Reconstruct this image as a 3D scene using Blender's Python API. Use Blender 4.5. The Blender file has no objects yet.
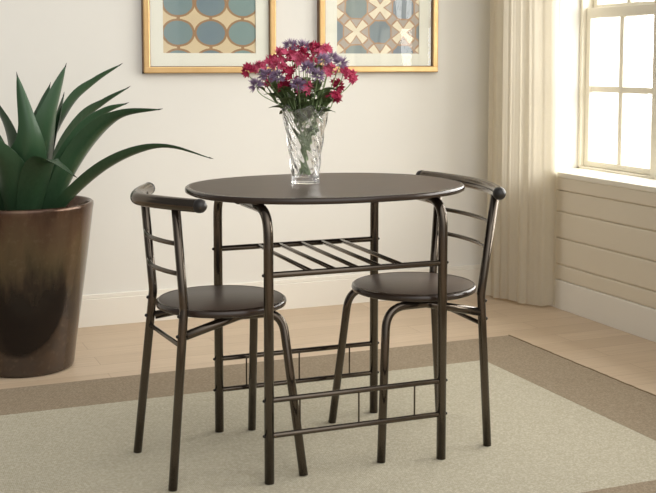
import bpy, bmesh, math, random
from mathutils import Vector, Matrix
random.seed(7)
PI = math.pi
scene = bpy.context.scene
COL = scene.collection

# ------------------------------------------------------------------ colour / materials
def lin(r, g, b):
    f = lambda c: (c/255/12.92) if c/255 <= .04045 else ((c/255+.055)/1.055)**2.4
    return (f(r), f(g), f(b), 1)

def new_mat(name):
    m = bpy.data.materials.new(name); m.use_nodes = True
    nt = m.node_tree
    b = nt.nodes['Principled BSDF']
    return m, nt, b

class NB:
    """small node builder"""
    def __init__(self, nt): self.nt = nt
    def n(self, typ, **kw):
        nd = self.nt.nodes.new(typ)
        for k, v in kw.items(): setattr(nd, k, v)
        return nd
    def l(self, a, b): self.nt.links.new(a, b)
    def val(self, x, sock):
        if hasattr(x, 'is_output'): self.l(x, sock)
        else: sock.default_value = x
    def math(self, op, a, b=0.0, c=0.0):
        nd = self.n('ShaderNodeMath', operation=op)
        self.val(a, nd.inputs[0]); self.val(b, nd.inputs[1]); self.val(c, nd.inputs[2])
        return nd.outputs[0]
    def mix(self, fac, a, b):
        nd = self.n('ShaderNodeMix', data_type='RGBA')
        self.val(fac, nd.inputs[0]); self.val(a, nd.inputs[6]); self.val(b, nd.inputs[7])
        return nd.outputs[2]
    def coord(self): return self.n('ShaderNodeTexCoord').outputs['Object']
    def mapping(self, vec, scale=(1,1,1), rot=(0,0,0)):
        nd = self.n('ShaderNodeMapping'); self.l(vec, nd.inputs[0])
        nd.inputs['Scale'].default_value = scale; nd.inputs['Rotation'].default_value = rot
        return nd.outputs[0]
    def noise(self, vec, scale, detail=4, rough=.55):
        nd = self.n('ShaderNodeTexNoise'); self.l(vec, nd.inputs['Vector'])
        nd.inputs['Scale'].default_value = scale; nd.inputs['Detail'].default_value = detail
        nd.inputs['Roughness'].default_value = rough
        return nd.outputs[0]
    def ramp(self, fac, stops):
        nd = self.n('ShaderNodeValToRGB'); self.l(fac, nd.inputs[0])
        e = nd.color_ramp.elements
        while len(e) < len(stops): e.new(.5)
        for i, (p, c) in enumerate(stops): e[i].position = p; e[i].color = c
        return nd.outputs[0]
    def bump(self, h, strength, dist, bsdf):
        nd = self.n('ShaderNodeBump'); nd.inputs['Strength'].default_value = strength
        nd.inputs['Distance'].default_value = dist; self.l(h, nd.inputs['Height'])
        self.l(nd.outputs[0], bsdf.inputs['Normal'])

def simple(name, c1, c2, scale=8, rough=.5, metal=0.0, bump=0.0, bscale=60, spec=.5):
    m, nt, b = new_mat(name); k = NB(nt)
    v = k.coord()
    k.l(k.mix(k.noise(v, scale), c1, c2), b.inputs['Base Color'])
    b.inputs['Roughness'].default_value = rough; b.inputs['Metallic'].default_value = metal
    b.inputs['Specular IOR Level'].default_value = spec
    if bump: k.bump(k.noise(v, bscale), bump, .002, b)
    return m

def wall_material():
    return simple('painted_plaster', lin(227,224,216), lin(233,230,222), 2.5, .8, 0, .08, 35, .25)

def floor_material():
    m, nt, b = new_mat('oak_planks'); k = NB(nt); v = k.coord()
    br = k.n('ShaderNodeTexBrick'); k.l(v, br.inputs['Vector'])
    br.offset = .37; br.inputs['Scale'].default_value = 1
    br.inputs['Brick Width'].default_value = 1.35; br.inputs['Row Height'].default_value = .125
    br.inputs['Mortar Size'].default_value = .0012; br.inputs['Bias'].default_value = 0
    br.inputs['Color1'].default_value = lin(196,174,146); br.inputs['Color2'].default_value = lin(209,188,161)
    br.inputs['Mortar'].default_value = lin(150,122,92)
    g = k.noise(k.mapping(v, (1.5, 26, 1)), 3.0, 6, .6)
    g2 = k.noise(k.mapping(v, (.9, 5, 1)), 1.4, 3)
    c = k.mix(k.ramp(g, [(.35,(0,0,0,1)), (.72,(1,1,1,1))]), br.outputs['Color'], lin(176,152,123))
    nd = k.n('ShaderNodeMix', data_type='RGBA'); nd.inputs[0].default_value = .55
    k.l(br.outputs['Color'], nd.inputs[6]); k.l(c, nd.inputs[7])
    c2 = k.mix(k.math('MULTIPLY', g2, .35), nd.outputs[2], lin(216,192,168))
    k.l(c2, b.inputs['Base Color']); b.inputs['Roughness'].default_value = .42
    b.inputs['Specular IOR Level'].default_value = .4
    k.bump(br.outputs['Fac'], .25, -.001, b)
    return m

def rug_material(name, c1, c2, c3, sc=1.0):
    m, nt, b = new_mat(name); k = NB(nt); v = k.coord()
    w1 = k.n('ShaderNodeTexWave', wave_type='BANDS', bands_direction='X'); w1.inputs['Scale'].default_value = 62*sc
    w2 = k.n('ShaderNodeTexWave', wave_type='BANDS', bands_direction='Y'); w2.inputs['Scale'].default_value = 62*sc
    for w in (w1, w2):
        k.l(v, w.inputs['Vector']); w.inputs['Distortion'].default_value = 1.2; w.inputs['Detail Scale'].default_value = 4
    weave = k.math('MULTIPLY', w1.outputs['Fac'], w2.outputs['Fac'])
    fine = k.noise(v, 160, 3, .7)
    mid = k.noise(v, 9, 4, .6)
    c = k.mix(k.math('MULTIPLY', weave, .8), c1, c2)
    c = k.mix(k.math('MULTIPLY', k.ramp(fine, [(.45,(0,0,0,1)),(.62,(1,1,1,1))]), .6), c, c3)
    c = k.mix(k.math('MULTIPLY', mid, .3), c, c2)
    k.l(c, b.inputs['Base Color']); b.inputs['Roughness'].default_value = .95
    b.inputs['Specular IOR Level'].default_value = .1
    k.bump(k.math('ADD', weave, fine), .5, .003, b)
    return m

def metal_material():
    m, nt, b = new_mat('gunmetal_tube'); k = NB(nt); v = k.coord()
    k.l(k.mix(k.noise(v, 14), lin(84,76,68), lin(102,93,83)), b.inputs['Base Color'])
    b.inputs['Metallic'].default_value = .9; b.inputs['Roughness'].default_value = .17
    return m

def espresso_material():
    m, nt, b = new_mat('espresso_wood'); k = NB(nt); v = k.coord()
    g = k.noise(k.mapping(v, (3, 34, 3)), 3.2, 6, .6)
    k.l(k.mix(k.ramp(g, [(.3,(0,0,0,1)),(.75,(1,1,1,1))]), lin(56,41,33), lin(72,54,44)), b.inputs['Base Color'])
    b.inputs['Roughness'].default_value = .38
    k.bump(g, .06, .001, b)
    return m

def pot_material():
    m, nt, b = new_mat('bronze_glaze'); k = NB(nt); v = k.coord()
    sep = k.n('ShaderNodeSeparateXYZ'); k.l(v, sep.inputs[0])
    n1 = k.noise(v, 6, 6, .65); n2 = k.noise(k.mapping(v, (14, 14, 2.2)), 1.6, 5, .6); n3 = k.noise(v, 42, 3)
    h = k.math('ADD', k.math('DIVIDE', sep.outputs[2], .62), k.math('MULTIPLY', k.math('SUBTRACT', n2, .5), .45))
    base = k.ramp(h, [(0.0, lin(78,69,62)), (.42, lin(66,58,52)), (.62, lin(90,78,58)), (.8, lin(104,86,64)), (.92, lin(96,72,56)), (1.0, lin(78,56,44))])
    c = k.mix(k.ramp(n1, [(.45,(0,0,0,1)),(.75,(1,1,1,1))]), base, lin(92,74,58))
    c = k.mix(k.math('MULTIPLY', k.ramp(n3, [(.55,(0,0,0,1)),(.72,(1,1,1,1))]), .14), c, lin(150,134,110))
    # darker patch on the front of the belly, rounded at its lower end
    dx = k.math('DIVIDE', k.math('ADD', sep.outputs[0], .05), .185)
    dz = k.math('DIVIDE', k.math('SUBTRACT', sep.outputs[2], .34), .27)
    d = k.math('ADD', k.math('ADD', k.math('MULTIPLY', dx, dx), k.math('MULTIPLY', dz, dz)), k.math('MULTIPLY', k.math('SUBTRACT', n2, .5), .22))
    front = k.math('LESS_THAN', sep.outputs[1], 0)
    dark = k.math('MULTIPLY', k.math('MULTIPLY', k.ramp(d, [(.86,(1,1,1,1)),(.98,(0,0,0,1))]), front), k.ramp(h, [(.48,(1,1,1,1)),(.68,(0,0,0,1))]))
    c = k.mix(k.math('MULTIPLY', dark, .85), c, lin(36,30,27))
    k.l(c, b.inputs['Base Color'])
    b.inputs['Metallic'].default_value = .55
    k.l(k.math('MULTIPLY_ADD', n1, .25, .06), b.inputs['Roughness'])
    k.bump(n1, .12, .004, b)
    return m

def leaf_material():
    m, nt, b = new_mat('agave_leaf'); k = NB(nt); v = k.coord()
    info = k.n('ShaderNodeObjectInfo')
    n1 = k.noise(v, 7, 5, .6); n2 = k.noise(k.mapping(v, (60, 60, 4)), 2, 3)
    c = k.mix(n1, lin(19,38,23), lin(38,68,40))
    c = k.mix(k.math('MULTIPLY', n2, .3), c, lin(88,116,88))
    c = k.mix(k.math('MULTIPLY', info.outputs['Random'], .6), c, lin(64,96,66))
    k.l(c, b.inputs['Base Color']); b.inputs['Roughness'].default_value = .36
    b.inputs['Specular IOR Level'].default_value = .4
    return m

def print_material(kind):
    m, nt, b = new_mat('print_' + kind); k = NB(nt); v = k.coord()
    sep = k.n('ShaderNodeSeparateXYZ'); k.l(v, sep.inputs[0])
    X, Z = sep.outputs[0], sep.outputs[2]
    n1 = k.noise(v, 26, 4, .6); n2 = k.noise(v, 9, 3)
    wob = k.math('MULTIPLY', k.math('SUBTRACT', n1, .5), .10)
    if kind == 'ogee':
        u = k.math('DIVIDE', k.math('ADD', X, 10*.147 - .004), .147)  # columns
        w = k.math('DIVIDE', k.math('ADD', Z, 10*.128 - .175), .128)
        fu = k.math('SUBTRACT', k.math('FRACT', k.math('ADD', u, .5)), .5)
        fw = k.math('SUBTRACT', k.math('FRACT', k.math('ADD', w, .5)), .5)
        a = k.math('DIVIDE', fu, .455); c_ = k.math('DIVIDE', fw, .42)
        d = k.math('SQRT', k.math('ADD', k.math('MULTIPLY', a, a), k.math('MULTIPLY', c_, c_)))
        d = k.math('ADD', d, wob)
        col = k.math('FRACT', k.math('MULTIPLY', k.math('FLOOR', k.math('ADD', u, .5)), .37))
        teal = k.mix(col, lin(134,156,154), lin(112,124,144))
        teal = k.mix(k.math('MULTIPLY', n2, .6), teal, lin(138,156,150))
        cream = k.mix(n2, lin(226,208,172), lin(212,192,158))
        brown = lin(166,132,100)
        ring = k.math('LESS_THAN', d, 1.13)
        neck = k.math('MULTIPLY', k.math('LESS_THAN', k.math('ABSOLUTE', fu), .05), k.math('GREATER_THAN', k.math('ABSOLUTE', fw), .36))
        ring = k.math('MAXIMUM', ring, neck)
        c = k.mix(ring, cream, brown)
        c = k.mix(k.math('LESS_THAN', d, .97), c, teal)
    else:
        s = .121; sz = .113
        u = k.math('DIVIDE', k.math('ADD', X, 10*s - .008), s)
        w = k.math('DIVIDE', k.math('ADD', Z, 10*sz - .187), sz)
        fu = k.math('SUBTRACT', k.math('FRACT', k.math('ADD', u, .5)), .5)
        fw = k.math('SUBTRACT', k.math('FRACT', k.math('ADD', w, .5)), .5)
        iu = k.math('FLOOR', k.math('ADD', u, .5)); iw = k.math('FLOOR', k.math('ADD', w, .5))
        par = k.math('MODULO', k.math('ADD', iu, iw), 2)
        a = k.math('ABSOLUTE', k.math('ADD', fu, fw)); c_ = k.math('ABSOLUTE', k.math('SUBTRACT', fu, fw))
        mn = k.math('ADD', k.math('MINIMUM', a, c_), wob); mx = k.math('MAXIMUM', a, c_)
        arm = k.math('SUBTRACT', mn, k.math('MULTIPLY', mx, .16))
        ox = k.math('MULTIPLY', k.math('LESS_THAN', arm, .105), k.math('LESS_THAN', mx, .74))
        oo = k.math('MULTIPLY', k.math('LESS_THAN', arm, .165), k.math('LESS_THAN', mx, .84))
        isx = k.math('GREATER_THAN', par, .5)
        idx = k.math('FRACT', k.math('MULTIPLY', k.math('ADD', iu, k.math('MULTIPLY', iw, 2.3)), .41))
        blue = k.mix(idx, lin(146,160,158), lin(132,146,164))
        blue = k.mix(k.math('MULTIPLY', n2, .7), blue, lin(150,152,146))
        octd = k.math('MAXIMUM', k.math('MULTIPLY', k.math('MAXIMUM', k.math('ABSOLUTE', fu), k.math('ABSOLUTE', fw)), 1.0), k.math('MULTIPLY', k.math('ADD', k.math('ABSOLUTE', fu), k.math('ABSOLUTE', fw)), .66))
        octd = k.math('ADD', octd, wob)
        ground = lin(184,174,164); tan = lin(186,152,124)
        cx = k.mix(k.math('MULTIPLY', oo, isx), ground, tan)
        cx = k.mix(k.math('MULTIPLY', ox, isx), cx, lin(236,226,202))
        tile = k.mix(k.math('LESS_THAN', octd, .50), ground, tan)
        tile = k.mix(k.math('LESS_THAN', octd, .44), tile, blue)
        c = k.mix(isx, tile, cx)
    k.l(c, b.inputs['Base Color']); b.inputs['Roughness'].default_value = .8
    b.inputs['Specular IOR Level'].default_value = .1
    return m

def glass_pane_material(name='clear_pane', refl=.9):
    m = bpy.data.materials.new(name); m.use_nodes = True; nt = m.node_tree; nt.nodes.clear(); k = NB(nt)
    out = k.n('ShaderNodeOutputMaterial'); mix = k.n('ShaderNodeMixShader')
    fr = k.n('ShaderNodeFresnel'); fr.inputs[0].default_value = 1.45
    tr = k.n('ShaderNodeBsdfTransparent'); tr.inputs[0].default_value = (.995,.998,.995,1)
    gl = k.n('ShaderNodeBsdfGlossy'); gl.inputs['Roughness'].default_value = .02; gl.inputs[0].default_value = (refl,refl,refl,1)
    geo = k.n('ShaderNodeNewGeometry')
    k.l(k.math('MULTIPLY', fr.outputs[0], k.math('SUBTRACT', 1.0, geo.outputs['Backfacing'])), mix.inputs[0]); k.l(tr.outputs[0], mix.inputs[1]); k.l(gl.outputs[0], mix.inputs[2])
    k.l(mix.outputs[0], out.inputs[0])
    return m

def crystal_material():
    m, nt, b = new_mat('cut_crystal')
    b.inputs['Transmission Weight'].default_value = .95; b.inputs['Roughness'].default_value = .02
    b.inputs['IOR'].default_value = 1.45; b.inputs['Base Color'].default_value = (1,1,1,1)
    return m

def sheer_material():
    m = bpy.data.materials.new('sheer_linen'); m.use_nodes = True; nt = m.node_tree; nt.nodes.clear(); k = NB(nt)
    out = k.n('ShaderNodeOutputMaterial'); v = k.coord()
    w = k.noise(k.mapping(v, (220, 220, 30)), 2, 3)
    colr = k.mix(w, lin(226,218,200), lin(236,229,213))
    df = k.n('ShaderNodeBsdfDiffuse'); tl = k.n('ShaderNodeBsdfTranslucent'); tp = k.n('ShaderNodeBsdfTransparent')
    k.l(colr, df.inputs[0]); k.l(colr, tl.inputs[0])
    m1 = k.n('ShaderNodeMixShader'); m1.inputs[0].default_value =   .55
    k.l(df.outputs[0], m1.inputs[1]); k.l(tl.outputs[0], m1.inputs[2])
    m2 = k.n('ShaderNodeMixShader'); m2.inputs[0].default_value = .12
    k.l(m1.outputs[0], m2.inputs[1]); k.l(tp.outputs[0], m2.inputs[2])
    k.l(m2.outputs[0], out.inputs[0])
    return m

def petal_material(name, c1, c2, centre):
    m, nt, b = new_mat(name); k = NB(nt); v = k.coord()
    info = k.n('ShaderNodeObjectInfo')
    c = k.mix(k.noise(v, 90, 3), c1, c2)
    c = k.mix(k.math('MULTIPLY', info.outputs['Random'], .45), c, centre)
    k.l(c, b.inputs['Base Color']); b.inputs['Roughness'].default_value = .6
    b.inputs['Specular IOR Level'].default_value = .2
    return m

M = dict(
    wall=wall_material(), floor=floor_material(), metal=metal_material(), wood=espresso_material(),
    rug=rug_material('sage_weave', lin(172,163,140), lin(201,194,173), lin(219,213,196)),
    rugb=rug_material('taupe_weave', lin(138,122,101), lin(166,150,128), lin(182,168,146)),
    trim=simple('white_trim_paint', lin(236,230,218), lin(240,235,224), 3, .5, 0, .03, 30, .4),
    board=simple('cream_board_paint', lin(224,213,192), lin(229,219,199), 3, .55, 0, .05, 30, .35),
    sash=simple('ivory_sash_paint', lin(236,230,212), lin(240,234,218), 4, .45),
    gold=simple('gilt_wood', lin(206,166,110), lin(226,190,136), 20, .34, .55, .1, 80),
    giltside=simple('brown_frame_side', lin(112,84,58), lin(128,98,68), 20, .5),
    matb=simple('mat_board', lin(235,233,220), lin(238,236,224), 30, .9, 0, .02, 200, .1),
    ogee=print_material('ogee'), cross=print_material('cross'),
    pane=glass_pane_material(), crystal=crystal_material(), sheer=sheer_material(),
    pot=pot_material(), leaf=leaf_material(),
    soil=simple('potting_soil', lin(40,32,26), lin(66,54,42), 60, .95, 0, .8, 90, .1),
    cap=simple('black_plastic', lin(36,33,31), lin(44,41,38), 20, .4),
    bolt=simple('dark_bolt', lin(40,37,34), lin(54,50,46), 20, .35, .7),
    stem=simple('flower_stem', lin(128,152,100), lin(156,178,126), 30, .55),
    fleaf=simple('bouquet_leaf', lin(74,94,56), lin(112,130,84), 40, .55),
    pink=petal_material('crimson_petal', lin(204,66,106), lin(224,108,142), lin(230,132,160)),
    deep=petal_material('deep_red_petal', lin(164,36,70), lin(188,54,90), lin(204,76,112)),
    lav=petal_material('lavender_petal', lin(148,122,152), lin(178,156,182), lin(130,104,138)),
    fringe=simple('jute_fringe', lin(120,100,74), lin(140,120,92), 60, .95),
)

# ------------------------------------------------------------------ mesh helpers
def obj(name, bm, mat, parent=None, smooth=True):
    me = bpy.data.meshes.new(name)
    bmesh.ops.recalc_face_normals(bm, faces=bm.faces)
    bm.to_mesh(me); bm.free()
    mats = mat if isinstance(mat, (list, tuple)) else [mat]
    for x in mats: me.materials.append(x)
    if smooth:
        for p in me.polygons: p.use_smooth = True
    o = bpy.data.objects.new(name, me); COL.objects.link(o)
    if parent: o.parent = parent
    return o

def thing(name, label, cat, loc=(0,0,0), rz=0, group=None):
    o = bpy.data.objects.new(name, None); COL.objects.link(o); o.empty_display_size = .05
    o.location = loc; o.rotation_euler = (0, 0, rz); tag(o, label, cat, group)
    return o
def tag(o, label, cat, group=None):
    o['label'] = label; o['category'] = cat
    if group: o['group'] = group
    return o
def struct(o):
    o['kind'] = 'structure'; return o

def box(bm, x0, x1, y0, y1, z0, z1, bev=0.0, mi=0):
    b2 = bmesh.new(); bmesh.ops.create_cube(b2, size=1)
    for v in b2.verts:
        v.co = Vector(((x0+x1)/2 + v.co.x*(x1-x0), (y0+y1)/2 + v.co.y*(y1-y0), (z0+z1)/2 + v.co.z*(z1-z0)))
    if bev: bmesh.ops.bevel(b2, geom=list(b2.edges), offset=bev, segments=2, affect='EDGES', profile=.5)
    merge(bm, b2, mi)
def merge(bm, b2, mi=0):
    mp = {}
    for v in b2.verts: mp[v] = bm.verts.new(v.co)
    for f in b2.faces:
        nf = bm.faces.new([mp[v] for v in f.verts]); nf.material_index = mi
    b2.free()

def fillet(pts, rad, seg=8):
    """polyline with rounded corners; rad = one radius per inner point"""
    pts = [Vector(p) for p in pts]; out = [pts[0]]
    for i in range(1, len(pts)-1):
        a, p, b = pts[i-1], pts[i], pts[i+1]; r = rad[i-1] if isinstance(rad, (list, tuple)) else rad
        u, w = (a-p).normalized(), (b-p).normalized(); ang = u.angle(w)
        if r <= 0 or ang > PI-.01: out.append(p); continue
        t = min(r/math.tan(ang/2), .48*(a-p).length, .48*(b-p).length)
        s, e = p+u*t, p+w*t
        for j in range(seg+1):
            q = j/seg; out.append(s*(1-q)**2 + p*2*q*(1-q) + e*q*q)
    out.append(pts[-1]); return out

def tube(bm, pts, r, n=16, cap='dome'):
    pts = [Vector(p) for p in pts]; rf = r if callable(r) else (lambda t: r)
    rings = []; prev = None; N = len(pts)
    stations = [(pts[i], i/(N-1)) for i in range(N)]
    tang = []
    for i in range(N):
        a = pts[max(i-1, 0)]; b = pts[min(i+1, N-1)]; tang.append((b-a).normalized())
    def frame(t):
        nonlocal prev
        if prev is None:
            up = Vector((0,0,1)) if abs(t.z) < .9 else Vector((1,0,0)); s = t.cross(up).normalized()
        else:
            s = (prev - t*prev.dot(t)).normalized()
        prev = s; return s, t.cross(s).normalized()
    seq = []
    if cap == 'dome':
        for j in range(3, 0, -1):
            a = j/3*PI/2*.94; seq.append((pts[0]-tang[0]*rf(0)*math.sin(a), tang[0], rf(0)*math.cos(a)))
    for i in range(N): seq.append((pts[i], tang[i], rf(i/(N-1))))
    if cap == 'dome':
        for j in range(1, 4):
            a = j/3*PI/2*.94; seq.append((pts[-1]+tang[-1]*rf(1)*math.sin(a), tang[-1], rf(1)*math.cos(a)))
    for p, t, rr in seq:
        s, u = frame(t)
        rings.append([bm.verts.new(p + (s*math.cos(2*PI*k/n) + u*math.sin(2*PI*k/n))*rr) for k in range(n)])
    for a, b in zip(rings, rings[1:]):
        for k in range(n): bm.faces.new((a[k], a[(k+1)%n], b[(k+1)%n], b[k]))
    bm.faces.new(rings[0][::-1]); bm.faces.new(rings[-1])

def tube_obj(name, pts, r, mat, parent, n=16, cap='dome'):
    bm = bmesh.new(); tube(bm, pts, r, n, cap); return obj(name, bm, mat, parent)

def lathe(bm, prof, n=64, fn=None, close=False):
    rings = []
    for r, z in prof:
        if r < 1e-6: rings.append([bm.verts.new((0, 0, z))])
        else: rings.append([bm.verts.new(((fn(r, z, 2*PI*k/n) if fn else r)*math.cos(2*PI*k/n), (fn(r, z, 2*PI*k/n) if fn else r)*math.sin(2*PI*k/n), z)) for k in range(n)])
    prs = list(zip(rings, rings[1:]))
    if close: prs.append((rings[-1], rings[0]))
    for a, b in prs:
        for k in range(n):
            if len(a) == 1 and len(b) == 1: continue
            if len(a) == 1: bm.faces.new((a[0], b[k], b[(k+1)%n]))
            elif len(b) == 1: bm.faces.new((a[k], b[0], a[(k+1)%n]))
            else: bm.faces.new((a[k], a[(k+1)%n], b[(k+1)%n], b[k]))

def slab(bm, L, W, e, prof, n=96):
    """superellipse slab, prof = list of (inset, z)"""
    rings = []
    for ins, z in prof:
        ring = []
        for k in range(n):
            t = 2*PI*k/n; c, s = math.cos(t), math.sin(t)
            x = math.copysign(abs(c)**(2/e), c)*(L/2-ins); y = math.copysign(abs(s)**(2/e), s)*(W/2-ins)
            ring.append(bm.verts.new((x, y, z)))
        rings.append(ring)
    for a, b in zip(rings, rings[1:]):
        for k in range(n): bm.faces.new((a[k], a[(k+1)%n], b[(k+1)%n], b[k]))
    bm.faces.new(rings[0][::-1]); bm.faces.new(rings[-1])

# ------------------------------------------------------------------ the room
YB, XR = 4.9046, 3.0125
X0, Y0, ZC = -2.6, -1.2, 2.6
bm = bmesh.new(); box(bm, X0, XR+.3, Y0, YB+.2, -.08, -.002); struct(obj('floor', bm, M['floor'], smooth=False))
bm = bmesh.new(); box(bm, X0, XR+.3, YB, YB+.15, 0, ZC); struct(obj('wall_back', bm, M['wall'], smooth=False))
# right wall: a deep window recess, boards under the sill
WY0, WY1, WZ0, WZ1, RD = 1.22, 4.58, .617, 2.16, .20
bm = bmesh.new()
box(bm, XR, XR+.3, WY1, YB, 0, ZC)
box(bm, XR, XR+.3, Y0, WY0, 0, ZC)
box(bm, XR, XR+.3, WY0, WY1, WZ1, ZC)
box(bm, XR+.008, XR+.3, WY0, WY1, 0, WZ0-.012)
struct(obj('wall_right', bm, M['wall'], smooth=False))
# baseboards
def baseboard(name, pts_fn):
    bm = bmesh.new(); pts_fn(bm); return struct(obj(name, bm, M['trim'], smooth=False))
baseboard('baseboard_back', lambda b: (box(b, X0, XR-.02, YB-.016, YB+.001, -.004, .118, .003), box(b, X0, XR-.02, YB-.010, YB+.001, .118, .136, .003)))
baseboard('baseboard_right', lambda b: box(b, XR-.012, XR+.009, Y0, YB-.016, -.004, .131, .004))
# clapboards below the sill
zs = [.131, .2026, .3255, .4484, .5475]
for i in range(4):
    bm = bmesh.new(); box(bm, XR-.008, XR+.009, Y0, YB-.001, zs[i]+.0002, zs[i+1]-.0002, .008)
    struct(obj('trim_%d' % (i+1), bm, M['board'], smooth=False))
bm = bmesh.new(); box(bm, XR-.012, XR+.009, Y0, WY1+.09, .5475, .6075, .006)     # apron
struct(obj('trim_5', bm, M['board'], smooth=False))
bm = bmesh.new(); box(bm, XR-.014, XR+RD+.01, WY0, WY1-.0, .606, .630, .005)    # sill board
struct(obj('trim_6', bm, M['sash'], smooth=False))
# window: frame, two sash columns, muntins, panes
win = bpy.data.objects.new('window_1', None); COL.objects.link(win); win.location = (XR+RD, (WY0+WY1)/2, .622); struct(win)
ox, oy, oz = win.location
def wbox(name, parts, mat, parent, bev=.003):
    bm = bmesh.new()
    for (x0,x1,y0,y1,z0,z1) in parts: box(bm, x0-ox, x1-ox, y0-oy, y1-oy, z0-oz, z1-oz, bev)
    return obj(name, bm, mat, parent, smooth=False)
FX = XR+RD
wbox('window_frame', [(FX-.01,FX+.09,WY1-.018,WY1,.622,WZ1),(FX-.01,FX+.09,WY0,WY0+.018,.622,WZ1),(FX-.01,FX+.09,WY0,WY1,WZ1-.03,WZ1),(FX-.01,FX+.09,WY0,WY1,.622,.640),]+[(FX-.012,FX+.085,WY1-.56*q-.02,WY1-.56*q+.02,.622,WZ1) for q in range(1, 6)], M['sash'], win)
for q in range(6):
    a, b = WY1-.56*(q+1)+(.02 if q < 5 else .018), WY1-.56*q-(.02 if q else .018)
    a += .0008; b -= .0008; st = .032; cy = (a+b)/2
    s = wbox('sash', [(FX+.012,FX+.046,a,a+st,.6408,1.385),(FX+.012,FX+.046,b-st,b,.6408,1.385),(FX+.0125,FX+.0455,a+.004,b-.004,.6405,.668),(FX+.0125,FX+.0455,a+.004,b-.004,1.337,1.3845)], M['sash'], win)
    wbox('muntin', [(FX+.018,FX+.04,cy-.014,cy+.014,.668,1.337),(FX+.0187,FX+.0393,a+st-.002,b-st+.002,.993,1.021)], M['sash'], s, .004)
    wbox('pane', [(FX+.027,FX+.031,a+st-.004,b-st+.004,.664,1.341)], M['pane'], s, 0)
    s = wbox('sash', [(FX+.048,FX+.08,a,a+st,1.36,2.13),(FX+.048,FX+.08,b-st,b,1.36,2.13),(FX+.0485,FX+.0795,a+.004,b-.004,1.3605,1.40),(FX+.0485,FX+.0795,a+.004,b-.004,2.09,2.1295)], M['sash'], win)
    wbox('muntin', [(FX+.053,FX+.075,cy-.014,cy+.014,1.40,2.09),(FX+.0537,FX+.0743,a+st-.002,b-st+.002,1.732,1.760)], M['sash'], s, .004)
    wbox('pane', [(FX+.062,FX+.066,a+st-.004,b-st+.004,1.396,2.094)], M['pane'], s, 0)

# ------------------------------------------------------------------ curtain
def curtain():
    t = thing('curtain', 'cream sheer floor-length curtain gathered beside the bright window', 'curtain', (2.9, 4.65, 0))
    path = [(2.95,4.875),(2.885,4.83),(2.84,4.76),(2.835,4.70),(2.85,4.64),(2.86,4.58),(2.90,4.51),(2.988,4.425)]
    def cr(P, u):
        n = len(P)-1; x = u*n; i = min(int(x), n-1); f = x-i
        p0, p1, p2, p3 = [Vector(P[max(0, min(n, i+d))]) for d in (-1,0,1,2)]
        return .5*((2*p1)+(-p0+p2)*f+(2*p0-5*p1+4*p2-p3)*f*f+(-p0+3*p1-3*p2+p3)*f**3)
    def sheet(name, P, folds, amp, seed, ztop=2.35, zbot=.012, off=0, taper=0):
        rnd = random.Random(seed); NU, NZ = 220, 26
        ph = [rnd.uniform(0, 6.28) for _ in range(4)]
        bm = bmesh.new(); rows = []
        for j in range(NZ+1):
            z = zbot+(ztop-zbot)*j/NZ; row = []
            for i in range(NU+1):
                u = i/NU; p = cr(P, u); q = cr(P, min(1, u+.01)); q0 = cr(P, max(0, u-.01))
                d = (q-q0).normalized(); nrm = Vector((-d.y, d.x))
                uu = u + .010*math.sin(3.1*u+ph[0]+z*1.3)+.006*math.sin(z*2.2+ph[1])
                a = amp*(.6+.4*math.sin(5*u+ph[2]))*(1-.25*z/2.35)
                w = math.sin(2*PI*folds*uu+ph[3]) + .45*math.sin(2*PI*folds*1.73*uu+ph[1]+.5*z) + .2*math.sin(2*PI*folds*3.1*uu+ph[2])
                pos = p+nrm*(a*w)
                zz = z
                if j == 0: zz += .004*math.sin(9*u+ph[1])
                row.append(bm.verts.new((min(pos.x, XR-.022)-2.9, min(pos.y, YB-.02)-4.65, zz)))
            rows.append(row)
        for a, b in zip(rows, rows[1:]):
            for i in range(NU): bm.faces.new((a[i], a[i+1], b[i+1], b[i]))
        return obj(name, bm, M['sheer'], t)
    sheet('curtain_panel', path[2:], 6, .017, 3)
    sheet('curtain_return', path[:4], 5, .013, 9)
    bm = bmesh.new(); tube(bm, [(2.93-2.9,3.3-4.65,2.36),(2.93-2.9,4.88-4.65,2.36)], .012); obj('curtain_rod', bm, M['metal'], t)
curtain()

# ------------------------------------------------------------------ rug
rug = thing('area_rug', 'pale sage woven rug with a wide taupe border under the bistro set', 'rug', (1.1, 3.1, 0))
RX0, RX1, RY0, RY1, BW = -.75, 2.502, 2.17, 4.045, .295
bm = bmesh.new(); box(bm, RX0+BW-1.1, RX1-BW-1.1, RY0+BW-3.1, RY1-.3036-3.1, -.0015, .0028); obj('rug_field', bm, M['rug'], rug, smooth=False)
bm = bmesh.new()
for (a,b,c,d) in ((RX0,RX1,RY1-.3036,RY1),(RX0,RX1,RY0,RY0+BW),(RX0,RX0+BW,RY0+BW,RY1-.3036),(RX1-BW,RX1,RY0+BW,RY1-.3036)):
    box(bm, a-1.1, b-1.1, c-3.1, d-3.1, -.0015, .0031)
obj('rug_border', bm, M['rugb'], rug, smooth=False)
bm = bmesh.new(); rr = random.Random(5)
y = RY1
pts = []
while y > RY0:
    pts.append((RX1+.001+rr.uniform(0,.004)-1.1, y-3.1, .002)); y -= .03
tube(bm, pts, .004, 6)
for yy in (3.05, 3.06, 3.075, 3.09, 3.03, 3.02):
    tube(bm, [(RX1-1.1, yy-3.1, .006), (RX1+.012-1.1, yy+.012-3.1, .006), (RX1+rr.uniform(.016,.03)-1.1, yy+rr.uniform(.0,.03)-3.1, .004)], .0022, 6)
f = obj('frayed_edge', bm, M['fringe'], rug); f['label'] = 'frayed dark taupe edge'

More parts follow.
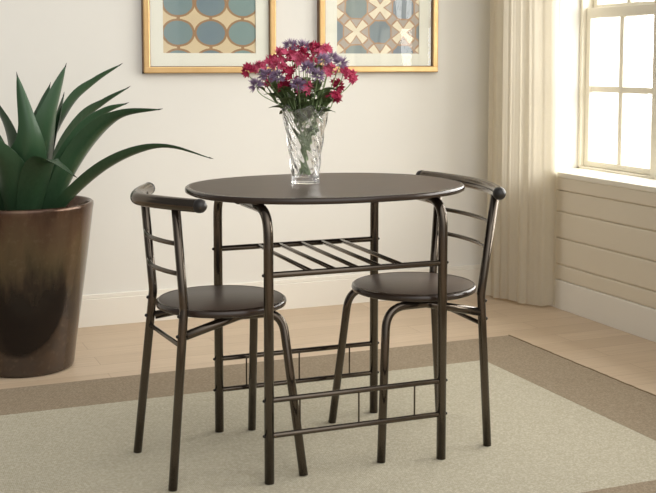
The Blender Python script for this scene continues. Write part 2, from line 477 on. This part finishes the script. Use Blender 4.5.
# ------------------------------------------------------------------ table
ZG = .0032
def table():
    t = thing('bistro_table', 'small oval bistro table with espresso top and gunmetal tube frame', 'table', (1.2815, 3.078, ZG), -.0126)
    g = -ZG
    bm = bmesh.new(); slab(bm, .8286-.012, .6674-.012, 2.2554, [(.004,.7585+g),(0,.7605+g),(0,.774+g),(.004,.7757+g)])
    top = obj('tabletop', bm, M['wood'], t); top.location = (.0165, .044, 0)
    for p in top.data.polygons: p.use_smooth = len(p.vertices) == 4
    bm = bmesh.new(); n = 128; rings = []
    cs = [(-.006,.7585),(0.001,.7587),(.005,.761),(.006,.767),(.005,.7725),(.001,.7756),(-.006,.7759)]
    for o_, z in cs:
        ring = []
        for k in range(n):
            a = 2*PI*k/n; c, s = math.cos(a), math.sin(a); e = 2.2554
            ring.append(bm.verts.new((math.copysign(abs(c)**(2/e), c)*(.4083+o_), math.copysign(abs(s)**(2/e), s)*(.3277+o_), z+g)))
        rings.append(ring)
    for a, b in zip(rings, rings[1:]+rings[:1]):
        for k in range(n): bm.faces.new((a[k], a[(k+1)%n], b[(k+1)%n], b[k]))
    e = obj('edge_band', bm, M['cap2'], top); e['label'] = 'glossy dark edge band'
    LX, LY, R = .2598, .235, .0134
    for sx in (-1, 1):
        for sy in (-1, 1):
            pts = fillet([(sx*LX, sy*LY, 0), (sx*LX, sy*LY, 0.7445+g), (sx*LX, sy*.02, 0.7445+g)], .075, 10)
            l = tube_obj('leg', pts, R, M['metal'], t, 16, 'flat')
            for z in (.571, .231, .134):
                bm = bmesh.new(); tube(bm, [(sx*(LX+R-.002), sy*LY, z+g), (sx*(LX+R+.001), sy*LY, z+g)], .0045, 10); obj('bolt', bm, M['bolt'], l)
        bm = bmesh.new(); box(bm, sx*LX-.02, sx*LX+.02, -.05, .05, .7535+g, .7587+g, .001); obj('mounting_plate', bm, M['bolt'], t)
    for sy in (-1, 1):
        for z in (.231, .134):
            tube_obj('rail', [(-LX, sy*LY, z+g), (LX, sy*LY, z+g)], .0078, M['metal'], t, 12)
        for fx in (.17, .505, .835):
            x = -LX+2*LX*fx
            tube_obj('spindle', [(x, sy*LY, .134+g), (x, sy*LY, .231+g)], .0026, M['metal'], t, 8)
    rack = tube_obj('rack', [(-LX, -LY, .571+g), (LX, -LY, .571+g)], .0085, M['metal'], t, 12)
    tube_obj('rack_rail', [(-LX, LY, .571+g), (LX, LY, .571+g)], .0085, M['metal'], rack, 12)
    for fb, ff in ((.25,.237),(.38,.37),(.52,.50),(.65,.63),(.775,.757)):
        tube_obj('rack_slat', [(-LX+2*LX*ff, -LY, .573+g), (-LX+2*LX*fb, LY, .573+g)], .0062, M['metal'], rack, 10)
M['cap2'] = simple('dark_edge_band', lin(50,40,34), lin(62,50,42), 20, .2)
table()

# ------------------------------------------------------------------ chairs
def chair(label, loc, rz, P):
    t = thing('dining_chair', label, 'chair', (loc[0], loc[1], ZG), rz, 'gunmetal bistro chairs')
    g = -ZG
    bm = bmesh.new(); R = P['Rs']; z = P['zs']+g
    slab(bm, 2*R, 2*R, 2, [(.012,z-.021),(.004,z-.019),(.0,z-.013),(0,z-.008),(.003,z-.002),(.008,z)], 80)
    seat = obj('seat', bm, M['wood'], t)
    bm = bmesh.new(); n = 96; rings = []
    for o_, dz in ((-.004,-.021),(.002,-.018),(.0035,-.011),(.002,-.004),(-.005,.0006)):
        rings.append([bm.verts.new(((R+o_)*math.cos(2*PI*k/n), (R+o_)*math.sin(2*PI*k/n), z+dz)) for k in range(n)])
    for a, b in zip(rings, rings[1:]+rings[:1]):
        for k in range(n): bm.faces.new((a[k], a[(k+1)%n], b[(k+1)%n], b[k]))
    e = obj('edge_band', bm, M['cap2'], seat); e['label'] = 'glossy dark edge band'
    zt = P['zs']-.0345
    r = .0122
    post = lambda s, tt: Vector((P['xb1']+(P['xb2']-P['xb1'])*tt, s*(P['yb1']+(P['yb2']-P['yb1'])*tt), P['z1']+(P['z2']-P['z1'])*tt+g))
    for s in (-1, 1):
        # rear leg: foot, bend at the seat, up to the back rail
        pts = fillet([(P['xb0'], s*P['yb0'], 0), (P['xb1'], s*P['yb1'], P['z1']+g), (P['xb2'], s*P['yb2'], P['zr']+g)], .10, 6)
        leg = tube_obj('leg', pts, r, M['metal'], t, 16, 'flat')
        for zz, sy in ((P['z1']-.022, 1), (P['z1']-.075, 1)):
            f = zz/P['z1']; x = P['xb0']+(P['xb1']-P['xb0'])*f; yy = P['yb0']+(P['yb1']-P['yb0'])*f
            bm = bmesh.new(); tube(bm, [(x-r+.002, s*yy, zz+g), (x-r-.001, s*yy, zz+g)], .005, 10); obj('bolt', bm, M['bolt'], leg)
        # front leg: foot, up and bent back under the seat
        k = (zt)/P['zf1']; xt = P['xf0']+(P['xf1']-P['xf0'])*k; yt = P['yf0']+(P['yf1']-P['yf0'])*k
        xe = P['xb1']+.004; ye = P['yb1']
        pts = fillet([(P['xf0']+s*P.get('sk', 0), s*P['yf0'], 0), (xt, s*yt, zt+g), (.02, s*(yt*.9), zt+g), (xe, s*ye, zt-.03+g)], [.075, .05], 10)
        tube_obj('leg', pts, r, M['metal'], t, 16, 'flat')
    for tt in (P['b1'], P['b2']):
        a, b = post(-1, tt), post(1, tt)
        pts = []
        for i in range(17):
            u = i/16; p = a.lerp(b, u); p.x -= .030*math.sin(PI*u)**.8; pts.append(p)
        tube_obj('back_bar', pts, .0065, M['metal'], t, 12)
    f = P['sz']/P['z1']; x = P['xb0']+(P['xb1']-P['xb0'])*f; yy = P['yb0']+(P['yb1']-P['yb0'])*f
    tube_obj('stretcher', [(x, -yy, P['sz']+g), (x, yy, P['sz']+g)], .0065, M['metal'], t, 12)
    pts = []
    for i in range(33):
        u = -1+2*i/32; y = P['yr']*u
        pts.append((P['xrc']+(P['xrn']-P['xrc'])*abs(u)**P.get('pw', 2), y, P['zr']+g))
    rail = tube_obj('back_rail', pts, P.get('rr', .0178), M['metal'], t, 20)
    for s in (-1, 1):
        q = Vector(pts[-1 if s > 0 else 0]); q2 = Vector(pts[-3 if s > 0 else 2]); d = (q-q2).normalized()
        c = tube_obj('end_cap', [q-d*.004, q+d*.002], P.get('rr', .0178)+.0008, M['cap'], rail, 20); c['label'] = 'black rounded end cap'
    return t
PL = dict(sk=.009,xb0=-.202,yb0=.1661,xb1=-.1565,yb1=.1398,z1=.4847,xb2=-.1785,yb2=.1442,z2=.7333,xf0=.1662,yf0=.2146,xf1=.1461,yf1=.1257,zf1=.3548,
          Rs=.1804,zs=.4737,xrn=-.140,yr=.225,zr=.7665,pw=1.5,xrc=-.237,sz=.3819,b1=.6986,b2=.3707)
PR = dict(sk=-.004,xb0=-.1671,yb0=.1667,xb1=-.141,yb1=.1664,z1=.461,xb2=-.1716,yb2=.1905,z2=.734,xf0=.1878,yf0=.1935,xf1=.1556,yf1=.1548,zf1=.3843,
          Rs=.1845,zs=.4716,xrn=-.1436,yr=.265,zr=.766,xrc=-.2,sz=.3704,b1=.7596,b2=.4867)
chair('gunmetal tube chair with round espresso seat, tucked in on the potted agave side', (.9585, 3.0735), .0486, PL)
chair('gunmetal tube chair with round espresso seat, tucked in on the window and curtain side', (1.5605, 3.062), PI-.0523, PR)

# ------------------------------------------------------------------ framed prints
def picture(label, x0, x1, kind):
    cx = (x0+x1)/2; w = x1-x0; hgt = .66; z0 = 1.085
    t = thing('framed_print', label, 'picture', (cx, YB, z0), 0, 'gilt framed prints on the back wall')
    fw, dp = .027, .032
    bm = bmesh.new()
    def rail(ax0, ax1, az0, az1): box(bm, ax0, ax1, -dp, -.001, az0, az1, .004)
    # mitred frame as four bars with a stepped inner lip
    for a in ((-w/2, w/2, 0, fw), (-w/2, w/2, hgt-fw, hgt), (-w/2, -w/2+fw, fw-.003, hgt-fw+.003), (w/2-fw, w/2, fw-.003, hgt-fw+.003)): rail(*a)
    obj('frame', bm, M['gold'], t, smooth=False)
    bm = bmesh.new()
    i = fw-.002; e = .0045
    for (a, b, c, d) in ((-w/2+i, w/2-i, i, i+e), (-w/2+i, w/2-i, hgt-i-e, hgt-i), (-w/2+i, -w/2+i+e, i, hgt-i), (w/2-i-e, w/2-i, i, hgt-i)): box(bm, a, b, -dp+.006, -.004, c, d)
    o = obj('inner_lip', bm, M['giltside'], t, smooth=False); o['label'] = 'brown inner lip'
    bm = bmesh.new(); box(bm, -w/2-.0015, -w/2+.006, -dp+.006, -.0005, -.0015, hgt+.0015); box(bm, w/2-.006, w/2+.0015, -dp+.006, -.0005, -.0015, hgt+.0015); box(bm, -w/2-.0015, w/2+.0015, -dp+.006, -.0005, -.0015, .006)
    o = obj('frame_side', bm, M['giltside'], t, smooth=False); o['label'] = 'dark brown outer side'
    bm = bmesh.new(); pw = .4235/2; pz = .087
    def q(a,b,c,d): box(bm, a, b, -.0125, -.009, c, d)
    q(-w/2+fw-.004, w/2-fw+.004, fw-.004, pz); q(-w/2+fw-.004, w/2-fw+.004, hgt-pz, hgt-fw+.004)
    q(-w/2+fw-.004, -pw, pz, hgt-pz); q(pw, w/2-fw+.004, pz, hgt-pz)
    obj('mat_board', bm, M['matb'], t, smooth=False)
    bm = bmesh.new(); box(bm, -pw-.003, pw+.003, -.0085, -.006, pz-.003, hgt-pz+.003); obj('print', bm, M[kind], t, smooth=False)
    bm = bmesh.new(); box(bm, -w/2+fw-.002, w/2-fw+.002, -.0185, -.0165, fw-.002, hgt-fw+.002); obj('pane', bm, M['pane'], t, smooth=False)
picture('gilt framed print of rounded teal ogee tiles, hanging nearer the agave', 1.183, 1.786, 'ogee')
picture('gilt framed print of cream cross shapes on blue tiles, hanging nearer the curtain', 1.998, 2.606, 'cross')

# ------------------------------------------------------------------ potted agave
def agave():
    B = Vector((.588, 4.345, -.002))
    t = thing('potted_agave', 'large dark green agave in a tall bronze glazed pot on the wood floor', 'plant', B)
    bm = bmesh.new()
    prof = [(0,.0),(.170,.0),(.184,.004),(.188,.014),(.196,.10),(.208,.20),(.220,.31),(.231,.42),(.240,.52),(.2455,.585),(.248,.607),(.247,.617),(.242,.621),(.235,.619),(.231,.610),(.226,.56),(.222,.53),(0,.53)]
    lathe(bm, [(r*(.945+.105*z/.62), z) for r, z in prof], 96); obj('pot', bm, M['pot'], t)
    bm = bmesh.new(); rr = random.Random(4)
    lathe(bm, [(0,.585),(.06,.584),(.12,.580),(.18,.576),(.232,.572),(.232,.56),(0,.56)], 48, lambda r, z, a: r)
    for v in bm.verts:
        if v.co.z > .57 and v.co.xy.length < .225: v.co.z += rr.uniform(-.006, .008)
    obj('soil', bm, M['soil'], t)
    LV = [
      ('front left', [(-0.011, -0.104, 0.575), (-0.013, -0.211, 0.758), (-0.008, -0.268, 0.884), (-0.04, -0.243, 1.093)], 0.125, 0, .4),
      ('dark upright', [(0.051, -0.021, 0.575), (0.059, -0.079, 0.762), (0.084, -0.122, 0.927), (0.148, -0.127, 1.124)], 0.15, 12, .4),
      ('arched', [(0.083, 0.02, 0.58), (0.115, 0.082, 0.803), (0.209, 0.129, 0.97), (0.305, 0.143, 1.057), (0.406, 0.134, 1.126)], 0.1, 40, .42),
      ('upper right', [(0.088, -0.015, 0.575), (0.139, 0.05, 0.767), (0.236, 0.075, 0.907), (0.326, 0.081, 0.977), (0.419, 0.063, 1.038)], 0.086, 42, .42),
      ('mid right', [(0.088, -0.059, 0.575), (0.135, -0.056, 0.739), (0.222, -0.071, 0.874), (0.293, -0.09, 0.947), (0.371, -0.112, 0.983)], 0.09, 40, .42),
      ('lower right', [(0.09, -0.092, 0.575), (0.154, -0.151, 0.739), (0.229, -0.204, 0.867), (0.314, -0.262, 0.943), (0.441, -0.336, 0.969)], 0.108, 30, .42),
      ('long', [(0.086, -0.138, 0.565), (0.140, -0.20, 0.655), (0.239, -0.317, 0.765), (0.344, -0.404, 0.828), (0.438, -0.476, 0.844), (0.559, -0.559, 0.808)], 0.064, 28, .3),
      ('curled', [(0.003, -0.140, 0.57), (0.017, -0.205, 0.70), (0.035, -0.287, 0.792), (0.067, -0.355, 0.79), (0.123, -0.41, 0.748)], 0.105, 10, .2),
      ('left', [(-0.02, -0.013, 0.575), (-0.036, -0.05, 0.763), (-0.062, -0.061, 0.909), (-0.123, -0.014, 1.041)], 0.15, 0, .4),
      ('left front', [(-0.041, -0.113, 0.575), (-0.071, -0.195, 0.732), (-0.121, -0.253, 0.834), (-0.205, -0.261, 0.922)], 0.125, -10, .4),
      ('left long', [(-0.068, -0.026, 0.575), (-0.138, -0.051, 0.73), (-0.255, -0.045, 0.823), (-0.403, -0.005, 0.825)], 0.10, -30, .25),
      ('behind', [(0.048, 0.088, 0.575), (0.075, 0.164, 0.798), (0.105, 0.194, 0.931), (0.143, 0.2, 1.049)], 0.088, 0, .25),
      ('behind dark', [(0.084, 0.052, 0.575), (0.122, 0.079, 0.803), (0.155, 0.087, 0.923), (0.176, 0.089, 1.013)], 0.085, 10, .25),
      ('far left', [(-0.032, 0.122, 0.575), (-0.067, 0.245, 0.797), (-0.146, 0.343, 0.948), (-0.248, 0.429, 1.044)], 0.095, 0, .25),
      ('core', [(0.02, -0.03, 0.575), (0.03, -0.07, 0.72), (0.03, -0.09, 0.83), (0.045, -0.09, 0.95)], 0.10, 0, .35),
    ]
    for nm, C, wmax, roll, fold in LV:
        C = [Vector(p) for p in C]; n = len(C)-1; NS = 28
        def pt(u):
            x = u*n; i = min(int(x), n-1); f = x-i
            p0 = C[i-1] if i > 0 else C[0]*2-C[1]; p1 = C[i]; p2 = C[i+1]; p3 = C[i+2] if i+2 <= n else C[n]*2-C[n-1]
            return .5*((2*p1)+(-p0+p2)*f+(2*p0-5*p1+4*p2-p3)*f*f+(-p0+3*p1-3*p2+p3)*f**3)
        rad = C[-1]-C[0]; rad.z = 0; rad.normalize()
        S0 = rad.cross(Vector((0,0,1))).normalized()
        bm = bmesh.new(); rings = []
        for j in range(NS+1):
            u = j/NS; p = pt(u); T = (pt(min(1,u+.01))-pt(max(0,u-.01))).normalized()
            N0 = S0.cross(T).normalized()
            a = math.radians(roll)*min(1, .35+u)
            S = (S0*math.cos(a)+N0*math.sin(a)); S = (S-T*S.dot(T)).normalized(); N = S.cross(T).normalized()
            w = 1.18*wmax/2*(.72+.28*math.sin(PI*min(1, u/.75)))*max(.0, 1-u**2.6)**.85
            w = max(w, .0009); th = .010*(1-u)**1.2*(.4+.6*min(1, w/.03))+.0016
            up, lo = [], []
            for k in range(7):
                s = -1+k/3.0; lift = fold*w*abs(s)**1.4
                up.append(bm.verts.new(p+S*(w*s)+N*(lift)))
                lo.append(bm.verts.new(p+S*(w*s*.98)+N*(lift-th*(1-abs(s)**2.5)-.0006)))
            rings.append(up+lo[::-1])
        m = len(rings[0])
        for a_, b_ in zip(rings, rings[1:]):
            for k in range(m): bm.faces.new((a_[k], a_[(k+1)%m], b_[(k+1)%m], b_[k]))
        bm.faces.new(rings[0][::-1]); bm.faces.new(rings[-1])
        lf = obj('leaf', bm, M['leaf'], t)
        tipd = (C[-1]-C[-2]).normalized()
        bm = bmesh.new(); e = pt(1); tube(bm, [e-tipd*.006, e+tipd*.010], lambda q: .0022*(1-q)+.0005, 8)
        sp = obj('spine', bm, M['bolt'], lf); sp['label'] = 'dark pointed spine'
agave()

# ------------------------------------------------------------------ vase and bouquet
VB = Vector((1.2545, 3.176, .7764))
def vase():
    bm = bmesh.new(); NT, NZ = 96, 70; H = .224
    def rout(z):
        u = z/H; return .0395+.006*u+.0245*u**1.7 if u > .06 else .041
    outer = []
    for j in range(NZ+1):
        z = H*j/NZ; ring = []; u = z/H
        for k in range(NT):
            a = 2*PI*k/NT; r = rout(z)
            if u > .10:
                sw = math.sin(8*(a+2.6*u)); sw2 = math.sin(8*(a-1.7*u)+34*u)
                r += .0030*(abs(sw)-.5)*min(1,(u-.10)*8)+.0016*sw2*min(1,(u-.1)*8)
            else: r += .0012*math.sin(16*a)
            zz = z+(.008*math.sin(6*a)+.004*math.sin(11*a+1))*max(0,(u-.72)/.28)
            ring.append(bm.verts.new((r*math.cos(a), r*math.sin(a), zz)))
        outer.append(ring)
    inner = []
    for j in range(NZ+1):
        z = .020+(H-.020)*(1-j/NZ); ring = []; u = z/H
        for k in range(NT):
            a = 2*PI*k/NT; r = rout(z)-.0065+.0015*u
            zz = z+(.008*math.sin(6*a)+.004*math.sin(11*a+1))*max(0,(u-.72)/.28)
            ring.append(bm.verts.new((r*math.cos(a), r*math.sin(a), zz)))
        inner.append(ring)
    rings = outer+inner
    for a, b in zip(rings, rings[1:]):
        for k in range(NT): bm.faces.new((a[k], a[(k+1)%NT], b[(k+1)%NT], b[k]))
    bm.faces.new(outer[0][::-1]); bm.faces.new(inner[-1])
    o = obj('vase', bm, M['crystal']); o.location = VB
    tag(o, 'clear cut-crystal vase with swirled ribs and wavy rim on the bistro table', 'vase')
vase()

PINK = [(-0.162, 0.046, 0.33), (-0.125, 0.052, 0.336), (-0.087, 0.058, 0.354), (-0.066, -0.048, 0.322), (-0.06, 0.036, 0.378), (-0.033, -0.03, 0.363), (0.001, 0.0, 0.384), (0.03, -0.034, 0.372), (0.066, 0.005, 0.39), (-0.07, -0.025, 0.286), (-0.024, -0.055, 0.283), (0.043, -0.072, 0.331), (0.057, -0.078, 0.253), (0.129, -0.054, 0.312), (0.116, -0.016, 0.324), (0.041, 0.026, 0.397), (-0.091, -0.005, 0.345), (-0.015, 0.05, 0.384), (0.107, 0.009, 0.287), (-0.08, 0.088, 0.302), (0.045, 0.068, 0.354), (-0.009, 0.101, 0.351)]
LAV = [(-0.143, 0.027, 0.291), (-0.112, 0.015, 0.318), (-0.026, 0.054, 0.406), (-0.095, -0.025, 0.316), (-0.023, -0.077, 0.34), (0.004, -0.089, 0.319), (0.088, -0.058, 0.354), (0.028, -0.077, 0.363), (-0.048, -0.067, 0.293), (0.017, 0.058, 0.403), (0.102, 0.044, 0.369), (-0.084, 0.122, 0.323)]
PLAB = {0: 'crimson star-petalled flower reaching out farthest over the agave side of the bouquet',
        12: 'pink star-petalled flower drooping lowest, beside the vase rim on the curtain side',
        13: 'pink star-petalled flower reaching out farthest over the curtain side of the bouquet'}
LLAB = {0: 'lavender spiky flower hanging lowest on the agave side of the bouquet',
        2: 'lavender spiky flower at the very top of the bouquet'}
def petal(bm, base, d, side, L, w, curl):
    nrm = side.cross(d).normalized()
    p = [base, base+d*L*.45+side*w-nrm*curl*.2*L, base+d*L-nrm*curl*L, base+d*L*.45-side*w-nrm*curl*.2*L]
    mid = base+d*L*.5+nrm*w*.25
    vs = [bm.verts.new(q) for q in p]; m = bm.verts.new(mid)
    for i in range(4): bm.faces.new((vs[i], vs[(i+1) % 4], m))
def rand_dir(rd):
    z = rd.uniform(-1, 1); a = rd.uniform(0, 2*PI); s = math.sqrt(1-z*z); return Vector((s*math.cos(a), s*math.sin(a), z))
def flower(i, head, kind):
    rd = random.Random(100*i+(0 if kind == 'pink' else 7)); head = Vector(head)
    a = math.atan2(head.y, head.x); 
    lab = (PLAB if kind == 'pink' else LLAB).get(i)
    if kind == 'pink': lab = lab or 'crimson star-petalled flower within the dense crown of the vase bouquet'
    else: lab = lab or 'lavender spiky flower tucked among the crimson ones in the vase bouquet'
    t = thing(kind_name[kind], lab, 'flower', VB, 0, 'flowers in the crystal vase')
    # stem: from the bottom of the vase, through the mouth, out to the head
    bang = a+PI+rd.uniform(-.6, .6); br = rd.uniform(.004, .022)
    foot = Vector((br*math.cos(bang), br*math.sin(bang), .027))
    rm = min(.045, head.xy.length*.45+.006); mouth = Vector((rm*math.cos(a), rm*math.sin(a), .205+rd.uniform(-.01,.01)))
    neckp = Vector((rm*.35*math.cos(a+.5), rm*.35*math.sin(a+.5), .115))
    C = [foot, neckp, mouth, head-Vector((head.x*.10, head.y*.10, .028)), head]
    pts = []
    for u in range(25):
        x = u/24*4; j = min(int(x), 3); f = x-j
        p0 = C[j-1] if j > 0 else C[0]*2-C[1]; p1 = C[j]; p2 = C[j+1]; p3 = C[j+2] if j+2 <= 4 else C[4]*2-C[3]
        pts.append(.5*((2*p1)+(-p0+p2)*f+(2*p0-5*p1+4*p2-p3)*f*f+(-p0+3*p1-3*p2+p3)*f**3))
    stem = tube_obj('stem', pts, .0014, M['stem'], t, 6)
    # leaves on the stem, most of them at the mouth
    bm = bmesh.new()
    for q in range(6 if kind == 'pink' else 5):
        k = rd.choice((8, 10, 11, 12, 13, 13, 14, 14, 15, 15, 16)); p = pts[k]; out = rand_dir(rd); out.z = abs(out.z)*.8+.35
        if k < 12: out = (pts[k+2]-pts[k])*20+out*.25
        out.normalize()
        side = out.cross(Vector((.3,.2,1))).normalized(); L = rd.uniform(.042, .07) if k > 11 else .034; w = L*.22
        up = side.cross(out).normalized(); prev = None
        for s in range(7):
            f = s/6; c = p+out*L*f-Vector((0,0,1))*(L*.35*f*f); ww = w*math.sin(PI*min(.98, f*.9+.06))+.0003
            ring = [bm.verts.new(c-side*ww+up*ww*.3), bm.verts.new(c), bm.verts.new(c+side*ww+up*ww*.3)]
            if prev:
                for e in (0, 1): bm.faces.new((prev[e], prev[e+1], ring[e+1], ring[e]))
            prev = ring
    obj('leaves', bm, M['fleaf'], t)
    axis = (head-mouth).normalized()*.6+Vector((0,0,.5))+Vector((-.0,-.25,0)); axis.normalize()
    bm = bmesh.new()
    if kind == 'pink':
        for q in range(11):
            d = rand_dir(rd)
            if d.dot(axis) < -.35: d = -d
            c = head+d*rd.uniform(.010, .018); u = d.orthogonal().normalized(); w = d.cross(u); off = rd.uniform(0, 1)
            for e in range(6):
                b = 2*PI*(e+off)/6; o = u*math.cos(b)+w*math.sin(b)
                dd = (o*.85+d*.45).normalized(); petal(bm, c, dd, d.cross(dd).normalized(), rd.uniform(.014,.0195), .0042, .12)
    else:
        for q in range(90):
            d = rand_dir(rd)
            if d.dot(axis) < -.55: d = -d
            petal(bm, head+d*.006, d, d.orthogonal().normalized(), rd.uniform(.016,.025), .0026, .1)
    obj('blossom', bm, M['lav'] if kind == 'lav' else M['deep' if i % 3 == 0 else 'pink'], t, smooth=False)
kind_name = {'pink': 'crimson_flower', 'lav': 'lavender_flower'}
for i, p in enumerate(PINK): flower(i, p, 'pink')
for i, p in enumerate(LAV): flower(i, p, 'lav')

# ------------------------------------------------------------------ light
w = bpy.data.worlds.new('daylight'); scene.world = w; w.use_nodes = True
k = NB(w.node_tree); bg = w.node_tree.nodes['Background']
# soft sky: broad fill lobe added high behind the camera, dimmer towards the ground
gen = k.n('ShaderNodeTexCoord').outputs['Generated']
def lobe(d, p):
    d = Vector(d).normalized(); nd = k.n('ShaderNodeVectorMath', operation='DOT_PRODUCT'); k.l(gen, nd.inputs[0]); nd.inputs[1].default_value = d
    return k.math('POWER', k.math('MAXIMUM', nd.outputs['Value'], 0.0), p)
k.l(k.math('ADD', .20, k.math('ADD', k.math('MULTIPLY', lobe((.12, -.8, .55), 4), 2.0), k.math('MULTIPLY', lobe((.62, .78, .05), 6), 2.2))), bg.inputs[1])
bg.inputs[0].default_value = (1.0, .988, .965, 1)
def area(name, loc, rot, sx, sy, power, col):
    L = bpy.data.lights.new(name, 'AREA'); L.shape = 'RECTANGLE'; L.size = sx; L.size_y = sy; L.energy = power; L.color = col
    o = bpy.data.objects.new(name, L); COL.objects.link(o); o.location = loc; o.rotation_euler = rot; o.visible_camera = True; return o
area('window_daylight', (XR+1.2, 3.3, 1.75), (0, math.radians(82), 0), 1.9, 4.4, 270, (1, .972, .93))

# ------------------------------------------------------------------ camera
cam = bpy.data.cameras.new('camera'); co = bpy.data.objects.new('camera', cam); COL.objects.link(co)
co.location = (0, 0, 1.14); co.rotation_euler = (math.radians(85), 0, -.396)
cam.sensor_width = 36; cam.lens = 1151.07*36/656; cam.shift_y = -(246.5-161.1)/656
cam.clip_start = .05; cam.clip_end = 60
scene.camera = co
scene.view_settings.view_transform = 'Standard'; scene.view_settings.look = 'None'
scene.view_settings.exposure = 0; scene.view_settings.gamma = 1
scene.view_settings.use_curve_mapping = False
